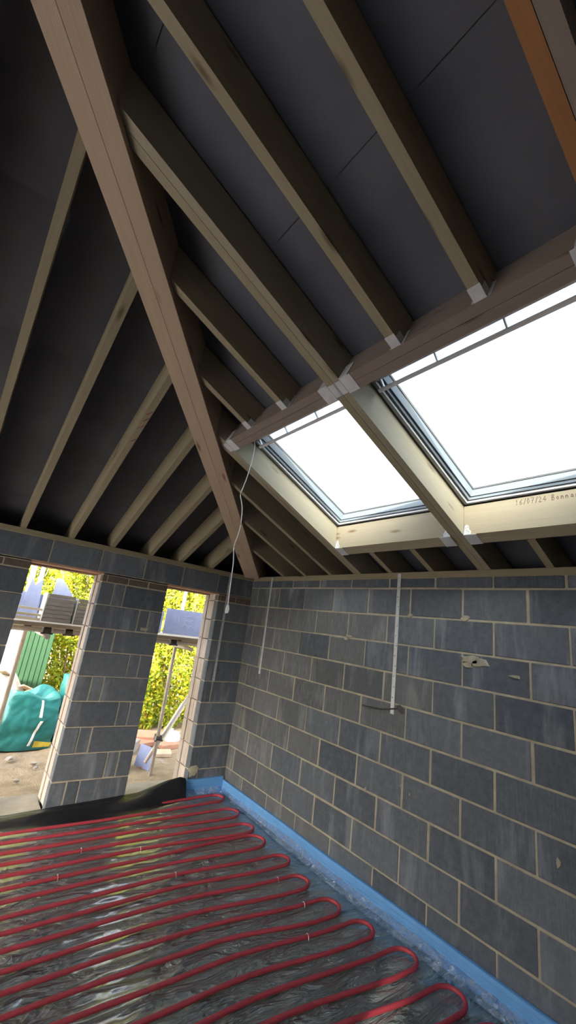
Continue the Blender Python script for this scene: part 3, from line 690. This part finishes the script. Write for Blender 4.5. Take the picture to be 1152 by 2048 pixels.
# small pale staples pinning the pipe
def clip(x, y):
    pts = [(x, y-.017, .006), (x, y-.014, PZ+.004), (x, y-.006, PZ+PR+.003), (x, y+.006, PZ+PR+.003), (x, y+.014, PZ+.004), (x, y+.017, .006)]
    return tag(MB().tube(pts, .0013, 5).build('pipe_clip', M['cable']), 'small white clip holding the red pipe to the floor', 'clip', 'pipe clips')
def run_y(k, near, x):
    ya, yb, xt, ta, tb = loops[k]; xc = xt-.012-(ta-tb)/2*1.25; ph = k+(.5 if near else 0); y, tt = (yb, tb) if near else (ya, ta)
    return y+(tt-y)*smooth((x+1.25)/(xc+1.25))+(.006*math.sin(x*2.3+ph)+.003*math.sin(x*6.1+ph*2))*(1-smooth((x+.8)/.5))
for k in range(1, 10):
    for near in (0, 1):
        for x in (-.55, -1.15, -1.75):
            if random.random() < .10: clip(x+random.uniform(-.1, .1), 0) if False else (lambda xx: clip(xx, run_y(k, near, xx)))(x+random.uniform(-.12, .12))

# blue edge insulation strips with clear film skirt
def edge_strip(label, axis, a0, a1, h):
    prof = [(0, 0), (-.026, 0), (-.026, h*.50), (-.0235, h*.52), (-.0235, h*.55), (-.026, h*.57), (-.026, h*.74), (-.0235, h*.76), (-.0235, h*.79), (-.026, h*.81), (-.024, h*.985), (-.018, h), (0, h)]
    mb = MB(); n = 60
    def pt(i, j):
        q = a0+(a1-a0)*i; p = prof[j]; wv = .0035*noise.noise(Vector((q*1.4, 3, 9)))+.002*noise.noise(Vector((q*6, 1, 2)))
        dz = (.006*noise.noise(Vector((q*.9, 7, 1)))) if p[1] > h*.3 else 0
        x = p[0]+(wv if p[0] < -.01 else 0)-.005
        return (x, q, p[1]+dz) if axis == 'y' else (q, x, p[1]+dz)
    vs = [pt(i/n, j) for i in range(n+1) for j in range(len(prof))]; m = len(prof)
    fs = [(i*m+j, (i+1)*m+j, (i+1)*m+(j+1) % m, i*m+(j+1) % m) for i in range(n) for j in range(m)]+[tuple(range(m)), tuple(range(n*m, n*m+m))[::-1]]
    root = empty('edge_insulation', (-.013, (a0+a1)/2, 0) if axis == 'y' else ((a0+a1)/2, -.013, 0), label, 'insulation')
    mb.add(vs, fs).build('foam_strip', M['blue'], root)
    return root
def skirt_w(q): return float(np.interp(-q, [0, .3, .7, 1.25, 1.7, 2.27, 2.62, 2.96, 3.6], [.045, .05, .06, .078, .084, .084, .080, .072, .07]))
es = edge_strip('long blue foam edge strip along the foot of the right wall', 'y', -.03, -5.4, .121)
def skf(i, j):
    q = -.05-3.95*i; wd_ = skirt_w(q); a = j*math.pi/2
    x = -.029-wd_*(1-math.cos(a))**.8*.95; z = (.052+.02*noise.noise(Vector((q*2, 4, 4))))*(1-math.sin(a))**1.1+.0045
    cr = noise.noise(Vector((q*22, j*5, 1)))*.018+noise.noise(Vector((q*55, j*11, 4)))*.008
    edge = math.sin(math.pi*j)
    return (x-abs(cr)*edge-(.02*noise.noise(Vector((q*3, 0, 0))) if j == 1 else 0), q, z+abs(cr)*.8*edge)
MB().grid(skf, 420, 16).build('film_skirt', M['film'], es, smooth=True, fixn=False)
es2 = edge_strip('short blue foam edge strip along the back wall at the corner', 'x', -.030, -.515, .150)
def skf2(i, j):
    q = -.04-.45*i; a = j*math.pi/2; cr = noise.noise(Vector((q*22, j*5, 11)))*.008
    return (q, -.029-.07*(1-math.cos(a))-abs(cr)*math.sin(math.pi*j), .07*(1-math.sin(a))+.0045)
MB().grid(skf2, 60, 10).build('film_skirt', M['film'], es2, smooth=True, fixn=False)
# black polythene heaped along the back wall
def bsh(i, j):
    x = -.50-4.0*i
    top = float(np.interp(-x, [.5, .56, .70, .85, 1.0, 1.15, 1.35, 1.8, 2.1, 2.6, 4.5], [.165, .185, .165, .125, .085, .075, .062, .045, .03, .03, .03]))
    dep = float(np.interp(-x, [.5, .7, 1.0, 1.4, 2.1, 4.5], [.10, .15, .22, .27, .20, .18]))
    n = noise.noise(Vector((x*4, j*2.5, 3)))*.012+noise.noise(Vector((x*13, j*6, 8)))*.005
    y = -.033-dep*j; z = .008+top*(1-smooth(j*1.02))+n*math.sin(math.pi*min(1, j+.12))*(.5+top*4)
    z += .018*math.sin(math.pi*j)**2*(1+noise.noise(Vector((x*2, 1, 1))))
    return (x, y-abs(n)*.8*j, max(z, .0075))
o = MB().grid(bsh, 220, 26).build('black_sheet', M['blacksheet'], smooth=True, fixn=False)
tag(o, 'black polythene sheet bunched up along the foot of the back wall', 'plastic sheet')

# ------------------------------------------------------------------ outside: ground
GZ = -.2
def gf(i, j):
    x = -16+24*i; y = .36+17*j*j+.0
    h = .035*noise.noise(Vector((x*1.3, y*1.3, 0)))+.022*noise.noise(Vector((x*5, y*5, 2)))+.012*noise.noise(Vector((x*14, y*14, 5)))
    return (x, y, GZ+h-.02)
tag(MB().grid(gf, 260, 200).build('ground', M['dirt'], smooth=True, fixn=False), kind='structure')
tag(BX('ground_rear', M['paving'], -30, 12, ROOM_Y-.3, -30, -.3, -.16), kind='structure')
tag(BX('ground_side', M['paving'], ROOM_X-.3, -30, 20, ROOM_Y-.3, -.35, -.23), kind='structure')
def thing(name, mb, mat, label, cat, group=None, **kw): return tag(mb.build(name, M[mat], **kw), label, cat, group)
# stones scattered on the soil
for k in range(26):
    x = random.uniform(-3.4, .9); y = random.uniform(.6, 2.3); r = random.uniform(.012, .045)
    bm = bmesh.new(); bmesh.ops.create_icosphere(bm, subdivisions=1, radius=r)
    for v in bm.verts: v.co = Vector((v.co.x*1.3, v.co.y, v.co.z*.7))*(1+random.uniform(-.25, .25))
    me = bpy.data.meshes.new('stone'); bm.to_mesh(me); bm.free(); me.materials.append(M['concrete' if k % 3 else 'rust'])
    o = bpy.data.objects.new('stone', me); COL.objects.link(o); o.location = (x, y, GZ-.005+r*.3); tag(o, 'small stone lying on the bare soil outside the openings', 'stone', 'stones on the soil')

# scaffold
def tubeo(name, a, b, label, group='scaffold tubes', r=.0242):
    a, b = Vector(a), Vector(b); root = tag(MB().tube([a, b], r, 14).build(name, M['scaf'], smooth=False), label, 'scaffold tube', group)
    for p in root.data.polygons: p.use_smooth = len(p.vertices) == 4
    return root
tubeo('scaffold_tube', (-.352, 1.20, GZ-.01), (-.352, 1.20, 3.6), 'upright scaffold tube seen through the narrow right opening')
tubeo('scaffold_tube', (-2.19, 1.20, GZ-.01), (-2.19, 1.20, 3.6), 'upright scaffold tube seen through the wide left opening')
tubeo('scaffold_tube', (-4.2, 1.145, 1.478), (2.2, 1.145, 1.478), 'long horizontal scaffold tube under the scaffold boards')
tubeo('scaffold_tube', (-4.2, .60, 1.478), (2.2, .60, 1.478), 'horizontal scaffold tube nearest the wall under the boards')
tubeo('scaffold_tube', (.10, 1.268, .88), (-.43, 1.268, -.07), 'sloping scaffold brace beside the upright in the right opening')
for x, lb in ((-.46, 'short cross tube of the scaffold beside the right opening upright'), (-2.07, 'short cross tube of the scaffold beside the left opening upright')):
    tubeo('scaffold_tube', (x, .45, 1.426), (x, 1.55, 1.426), lb)
def coupler(p, label):
    root = empty('scaffold_coupler', p, label, 'coupler', 'scaffold couplers'); p = Vector(p)
    mb = MB(); mb.tube([p+Vector((0, 0, -.035)), p+Vector((0, 0, .035))], .036, 12); mb.tube([p+Vector((-.035, -.053, .0)), p+Vector((.035, -.053, .0))], .036, 12)
    mb.build('clamp', M['coupler'], root, smooth=False, bevel=0)
    for dx in (-.045, .045):
        MB().tube([p+Vector((dx, -.075, -.035)), p+Vector((dx, -.075, .03))], .008, 6).build('bolt', M['galv'], root)
        MB().tube([p+Vector((dx, -.075, -.035)), p+Vector((dx, -.075, -.018))], .015, 6).build('nut', M['coupler'], root)
    return root
coupler((-.352, 1.20, 1.478), 'rusty coupler joining tubes in the right opening')
coupler((-2.19, 1.20, 1.478), 'rusty coupler on the upright in the left opening')
coupler((-2.07, .655, 1.478), 'rusty coupler hanging below the boards in the left opening')
coupler((-1.86, .655, 1.478), 'rusty coupler below the tile pack in the left opening')
coupler((-.66, .655, 1.478), 'rusty coupler below the chalked slate in the right opening')
coupler((-.340, 1.255, .235), 'coupler joining the sloping brace to the upright')
for k in range(4):
    y0 = .48+k*.235
    thing('scaffold_board', MB().box(-4.2, 2.2, y0, y0+.222, 1.520, 1.558), 'board', ('scaffold board nearest the wall', 'second scaffold board from the wall', 'third scaffold board from the wall', 'outermost scaffold board, furthest from the wall')[k], 'scaffold board', 'scaffold boards', bevel=.003)
# things on the boards
BZ = 1.5585
def pack(x0, x1, y0, y1, h, label):
    root = empty('tile_pack', ((x0+x1)/2, (y0+y1)/2, BZ), label, 'tile pack', 'tile packs'); n = 7; x0 += .001
    for k in range(n):
        z0 = BZ+.001+h*k/n; dx = random.uniform(-.003, .003)
        BX('tile', M['pack'], x0+dx, x1+dx, y0, y1, z0, z0+h/n-.003, root, bevel=.002)
    BX('wrapper', M['webbing'], x0-.012, x0-.004, y0+.01, y1-.01, BZ+.001, BZ+h, root)
pack(-2.115, -1.835, .80, 1.10, .30, 'grey-brown pack of tiles in the left opening')
pack(-1.800, -1.61, .78, 1.06, .285, 'smaller tile pack against the jamb of left opening')
def slate(pts, y, lean, label, th=.012, chalk=False):
    A = [(x, y+lean*(z-BZ), z) for x, z in pts]; B = [(x, y+th+lean*(z-BZ), z) for x, z in pts]
    root = empty('roof_slate', (sum(p[0] for p in pts)/len(pts), y, min(p[1] for p in pts)), label, 'slate', 'roof slates on the scaffold')
    MB().prism(A, B).build('slate_body', M['slate'], root)
    if chalk:
        mb = MB()
        for st in chalk: mb.tube([(x, y+lean*(z-BZ)-.002, z) for x, z in catm2(st)], .0018, 4)
        mb.build('chalk_scribble', M['chalk'], root)
    return root
def catm2(P, n=5):
    return [(v.x, v.y) for v in catmull([(a, b, 0) for a, b in P], n)]
slate([(-2.40, BZ), (-2.08, BZ), (-2.10, 1.83), (-2.39, 1.85)], 1.16, .03, 'blue slate standing behind battens in the left opening')
slate([(-2.33, BZ+.001), (-2.13, BZ+.001), (-2.17, 2.01), (-2.235, 1.93), (-2.28, 2.02)], 1.10, .03, 'forked blue slate with two pointed corners in left opening')
slate([(-2.03, BZ+.001), (-1.80, BZ+.001), (-1.82, 1.885), (-1.965, 2.05), (-2.03, 2.045)], 1.14, .02, 'triangular blue slate rising behind the tile pack')
slate([(-.655, BZ), (-.10, BZ), (-.125, 1.885), (-.655, 1.885)], 1.00, .02, 'large blue slate with chalk scribbles in the right opening',
      chalk=[[(-.53, 1.80), (-.52, 1.74), (-.50, 1.71)], [(-.48, 1.80), (-.46, 1.74), (-.45, 1.72)], [(-.37, 1.80), (-.30, 1.81), (-.25, 1.78), (-.29, 1.74), (-.36, 1.75), (-.33, 1.72), (-.24, 1.72)], [(-.40, 1.67), (-.36, 1.70), (-.31, 1.66), (-.27, 1.69), (-.22, 1.65)], [(-.22, 1.82), (-.18, 1.78), (-.20, 1.72)]])
slate([(-.86, BZ), (-.68, BZ), (-.68, 1.84), (-.86, 1.845)], 1.02, .02, 'pale slate edge beside the large chalked slate')
for k, (z0, dy) in enumerate(((BZ, .0), (BZ+.042, .02), (BZ+.086, -.01))):
    fr_ = frame(Vector((-2.62, .86+dy, z0+.0005)), Vector((.998, .01, (.0, -.01, -.06)[k])).normalized(), Vector((0, 1, 0)), Vector((0, 0, 1)))
    thing('roof_batten', MB().box(0, .49, 0, .045, .0+(.03 if k == 2 else .001*k), .024+(.03 if k == 2 else .001*k)), 'batten', ('lowest white roof batten on the scaffold boards', 'middle white roof batten on the scaffold boards', 'uppermost tilted roof batten on the scaffold boards')[k], 'batten', 'roof battens', mw=fr_)
thing('timber_post', MB().box(-2.30, -2.245, 1.30, 1.34, BZ, 2.8), 'batten', 'pale post standing on the scaffold boards in the left opening', 'post')

# hedge of separate shrubs
def shrub(label, x0, x1, y0, y1, z1, n):
    root = empty('hedge_shrub', ((x0+x1)/2, (y0+y1)/2, GZ), label, 'shrub', 'hedge shrubs')
    u = rng.random((n, 3)); cx, cy = (x0+x1)/2, (y0+y1)/2; hx, hy = (x1-x0)/2, (y1-y0)/2
    z = GZ+.02+(z1-GZ-.02)*u[:, 2]
    yf = y0+.16*np.sin(u[:, 0]*9+cx*3+z*2.2)*np.sin(z*2.7+cx)+.10*np.sin(z*7+u[:, 0]*15)
    x = x0+(x1-x0)*u[:, 0]; y = yf+(y1-yf)*u[:, 1]**1.9
    sz = rng.uniform(.026, .050, n)
    A = rng.normal(size=(n, 3)); A /= np.linalg.norm(A, axis=1)[:, None]
    Nn = rng.normal(size=(n, 3))*.8+np.array([-.2, -.6, .7]); B = np.cross(Nn, A); B /= np.linalg.norm(B, axis=1)[:, None]
    Cc = np.cross(A, B); P0 = np.stack([x, y, z], 1)
    tip, base = P0+A*sz[:, None]*1.15, P0-A*sz[:, None]*1.0; l, r = P0+B*sz[:, None]*.52+Cc*sz[:, None]*.16, P0-B*sz[:, None]*.52+Cc*sz[:, None]*.16
    V = np.stack([base, l, tip, r], 1).reshape(-1, 3)-np.array([cx, cy, GZ])
    me = bpy.data.meshes.new('foliage'); idx = np.arange(n)*4
    Fc = np.concatenate([np.stack([idx, idx+1, idx+2], 1), np.stack([idx, idx+2, idx+3], 1)])
    me.vertices.add(len(V)); me.vertices.foreach_set('co', V.ravel().astype(np.float32))
    me.loops.add(len(Fc)*3); me.loops.foreach_set('vertex_index', Fc.ravel().astype(np.int32))
    me.polygons.add(len(Fc)); me.polygons.foreach_set('loop_start', (np.arange(len(Fc))*3).astype(np.int32)); me.polygons.foreach_set('loop_total', np.full(len(Fc), 3, np.int32))
    me.update(calc_edges=True); me.materials.append(M['leaf'])
    o = bpy.data.objects.new('foliage', me); COL.objects.link(o); o['kind'] = 'stuff'; place(o, Matrix.Translation((cx, cy, GZ)), root)
    for k in range(6):
        bx, by = cx+random.uniform(-.5, .5)*hx, cy-random.uniform(.1, .75)*hy; pts = []
        px_, py_ = bx, by
        for q in range(7):
            pts.append((px_, py_, GZ-.03+(z1-GZ)*.82*q/6)); px_ += random.uniform(-.13, .13)*hx*1.4; py_ += random.uniform(-.1, .05)*hy
        MB().tube(catmull(pts, 3), [.022*(1-.8*i/18) for i in range(19)], 6).build('stem', M['stem'], root, smooth=True)
shrubs = [(-3.9, -2.6, 'yellow-green hedge shrub furthest left behind the white wall'), (-2.6, -1.3, 'yellow-green hedge shrub above the green shed in left opening'), (-1.3, -.1, 'yellow-green hedge shrub behind the teal bag'),
          (-.1, 1.0, 'hedge shrub filling the right opening'), (1.0, 2.2, 'hedge shrub at the right side of the right opening'), (2.2, 3.6, 'hedge shrub furthest to the right')]
for k, (a, b, lb) in enumerate(shrubs): shrub(lb, a+.03, b-.03, 4.42 if k < 3 else 3.3, 5.3 if k < 3 else 4.3, 3.9, 17000)

# green shed panel, white rendered wall
root = empty('metal_shed', (-1.6, 3.95, GZ), 'dark green corrugated metal shed behind the teal bag', 'shed')
BX('panel', M['green'], -1.84, -1.42, 3.80, 4.02, GZ-.05, 1.36, root)
for k in range(6): BX('rib', M['green'], -1.83+k*.074, -1.80+k*.074, 3.788, 3.802, GZ, 1.35, root)
BX('roof_cap', M['green'], -1.87, -1.39, 3.77, 4.05, 1.36, 1.39, root)
root = empty('garden_wall', (-5, 3.9, GZ), 'bright white rendered garden wall left of the green shed', 'garden wall')
BX('render_face', M['render'], -8.0, -1.88, 3.85, 4.02, GZ-.1, 1.50, root)
BX('coping', M['concrete'], -8.05, -1.88, 3.82, 4.05, 1.50, 1.54, root)
BX('drip_rail', M['concrete'], -8.0, -1.90, 3.838, 3.852, .98, 1.0, root)

# teal rubble bags
def bag(label, cx, cy, hx, hy, h, seed, webs, yellow):
    root = empty('rubble_bag', (cx, cy, GZ), label, 'rubble bag', 'teal rubble bags')
    nu, nv = 90, 46
    def fn(i, j, out=0.0, part=None):
        th = 2*math.pi*i; v = j
        sq = 1/max(abs(math.cos(th)), abs(math.sin(th)))**.75
        if v < .72:
            q = v/.72; r = 1.0+.10*math.sin(q*math.pi)-.05*q; z = h*q
        else:
            q = (v-.72)/.28; r = (1-q)*.95; z = h*(1-.22*q*q)+.02*math.sin(q*9)
        n = noise.noise(Vector((math.cos(th)*1.6+seed, math.sin(th)*1.6, v*4)))*.07+noise.noise(Vector((math.cos(th)*5+seed, math.sin(th)*5, v*11)))*.06+.03*abs(noise.noise(Vector((math.cos(th)*9+seed, math.sin(th)*9, v*16+th))))
        fold = .035*math.sin(th*3+v*9+4*noise.noise(Vector((th, v*3, seed))))
        r = r*(1+(n+fold)*(1 if v < .85 else .4))+out
        zz = GZ-.005+z*(1+.14*noise.noise(Vector((math.cos(th)*1.1, math.sin(th)*1.1, seed*3)))*min(1, v*1.3))
        return (cx+hx*sq*r*math.cos(th), cy+hy*sq*r*math.sin(th), zz)
    MB().grid(fn, nu, nv).build('bag_body', M['tarp'], root, smooth=True, fixn=False)
    for i0, j0, j1, di in webs:
        mb = MB(); mb.grid(lambda a, b: fn(i0+.014*b+di*a, j0+(j1-j0)*a, .012), 14, 2); mb.build('webbing_strap', M['webbing'], root, fixn=False, thick=.006)
    for i0, i1, j0, j1 in yellow:
        mb = MB(); mb.grid(lambda a, b: fn(i0+(i1-i0)*a, j0+(j1-j0)*b*(1-.5*a), .010), 12, 4); mb.build('printed_patch', M['tarp_yellow'], root, fixn=False, thick=.004)
bag('large teal rubble bag with white strap in the left opening', -1.66, 2.78, .33, .27, .68, 1.3, [(.765, .06, .40, .035), (.79, .45, .70, .0)], [(.80, .90, .03, .12)])
bag('second teal rubble bag leaning further back by the jamb', -1.06, 3.02, .20, .24, .86, 4.7, [(.70, .10, .60, .02)], [])
bag('slumped teal rubble bag at the left edge of the opening', -2.38, 2.72, .22, .26, .40, 8.1, [(.82, .3, .55, .04)], [(.74, .80, .35, .45)])

# heap of timber offcuts and broken tiles behind the bags
k = 0
kinds = [('offcut', 'timber_offcut', 'pale timber offcut sticking out of the sunlit rubble heap', 'offcut', 'timber offcuts in the heap'), ('rust', 'broken_tile', 'broken terracotta tile lying in the sunlit rubble heap', 'tile', 'broken tiles in the heap')]
hp = MB(); hp.grid(lambda i, j: (-2.85+1.45*i, 3.20+.56*j, GZ-.02+.86*math.sin(math.pi*i)**.8*math.sin(math.pi*j)**.7*(1+.35*noise.noise(Vector((i*6, j*6, 3)))) ), 40, 26)
thing('rubble_heap', hp, 'concrete', 'sunlit pale rubble heap behind the teal bags', 'rubble heap', smooth=False, fixn=False)
for k in range(14):
    i, j = random.uniform(.12, .9), random.uniform(.1, .8); x, y = -2.85+1.45*i, 3.20+.56*j
    z = GZ-.02+.86*math.sin(math.pi*i)**.8*math.sin(math.pi*j)**.7
    L = random.uniform(.18, .5); kd = kinds[0 if random.random() < .65 else 1]
    mw = Matrix.Translation((x, y, z+.10)) @ Matrix.Rotation(random.uniform(0, 6.28), 4, 'Z') @ Matrix.Rotation(random.uniform(-.6, .5), 4, 'Y') @ Matrix.Rotation(random.uniform(-.4, .4), 4, 'X')
    if kd[0] == 'rust': mb = MB().prism([(-.12, -.08, 0), (.13, -.09, 0), (.10, .07, 0), (-.05, .10, 0)], [(-.12, -.08, .014), (.13, -.09, .014), (.10, .07, .014), (-.05, .10, .014)])
    else: mb = MB().box(-L/2, L/2, -.045, .045, 0, .02)
    thing(kd[1], mb, kd[0], kd[2], kd[3], kd[4], mw=mw)

# debris seen through the right opening
def lumpy(name, cx, cy, hx, hy, h, seed, mat, label, cat, pw=.5):
    nu, nv = 40, 20
    def fn(i, j):
        th = 2*math.pi*i; q = j; r = math.cos(q*math.pi/2)**pw; z = h*math.sin(q*math.pi/2)
        n = 1+.30*noise.noise(Vector((math.cos(th)*2+seed, math.sin(th)*2, q*3)))+.18*noise.noise(Vector((math.cos(th)*6+seed, math.sin(th)*6, q*8)))
        return (cx+hx*r*math.cos(th)*n, cy+hy*r*math.sin(th)*n, GZ-.02+z*n)
    return thing(name, MB().grid(fn, nu, nv), mat, label, cat, smooth=False, fixn=False)
lumpy('plastic_sheet', -.66, 1.66, .14, .22, .20, 2.0, 'greysheet', 'crumpled grey plastic sheet beside the upright tube', 'plastic sheet')
lumpy('plastic_bag', .44, 2.42, .13, .12, .20, 6.0, 'whitebag', 'crumpled white plastic bag on the rubble in right opening', 'plastic bag', .45)
def slab(cx, cy, z, L, W, H, rz, rx, mat, label, name='stone_slab', cat='slab'):
    mw = Matrix.Translation((cx, cy, z)) @ Matrix.Rotation(rz, 4, 'Z') @ Matrix.Rotation(rx, 4, 'X')
    return thing(name, MB().prism([(-L/2, -W/2, 0), (L/2*.9, -W/2*.9, 0), (L/2, W/2, 0), (-L/2*.8, W/2*.95, 0)], [(-L/2, -W/2, H), (L/2*.9, -W/2*.9, H), (L/2, W/2, H), (-L/2*.8, W/2*.95, H)]), mat, label, cat, mw=mw, bevel=.006)
slab(-.10, 2.50, GZ-.01, .50, .34, .075, .3, .05, 'rust', 'pinkish stone slab left of the upright in right opening')
slab(.12, 2.62, GZ+.06, .46, .3, .06, -.4, .12, 'rust', 'tilted terracotta slab on top of the pinkish slab')
slab(.42, 2.35, GZ-.01, .52, .32, .07, .1, 0, 'rust', 'flat reddish slab below the white plastic bag')
slab(-.33, 2.25, GZ-.01, .30, .25, .16, .8, .1, 'concrete', 'broken concrete lump beside the grey plastic sheet')
slab(.05, 1.98, GZ-.01, .40, .20, .05, -.2, .06, 'offcut', 'flat timber piece on the soil behind the upright')
pd = Vector((.27, .03, .48)).normalized(); pw_ = Vector((-.2, .98, 0)).normalized(); pw_ = (pw_-pd*pw_.dot(pd)).normalized()
MBp = MB().box(0, .62, -.02, .02, 0, .07); fr_ = frame(Vector((.05, 1.98, GZ+.12)), pd, pw_, pd.cross(pw_))
thing('timber_plank', MBp, 'batten', 'yellowish plank leaning behind the sloping scaffold brace', 'plank', mw=fr_)
bb = MB().box(-.010, .010, -.16, .14, 0, .26); thing('blue_panel', bb, 'slate', 'blue-edged panel leaning against the foot of the upright tube', 'panel', mw=Matrix.Translation((-.36, 1.52, GZ-.01)) @ Matrix.Rotation(.35, 4, 'Z') @ Matrix.Rotation(.2, 4, 'Y'))
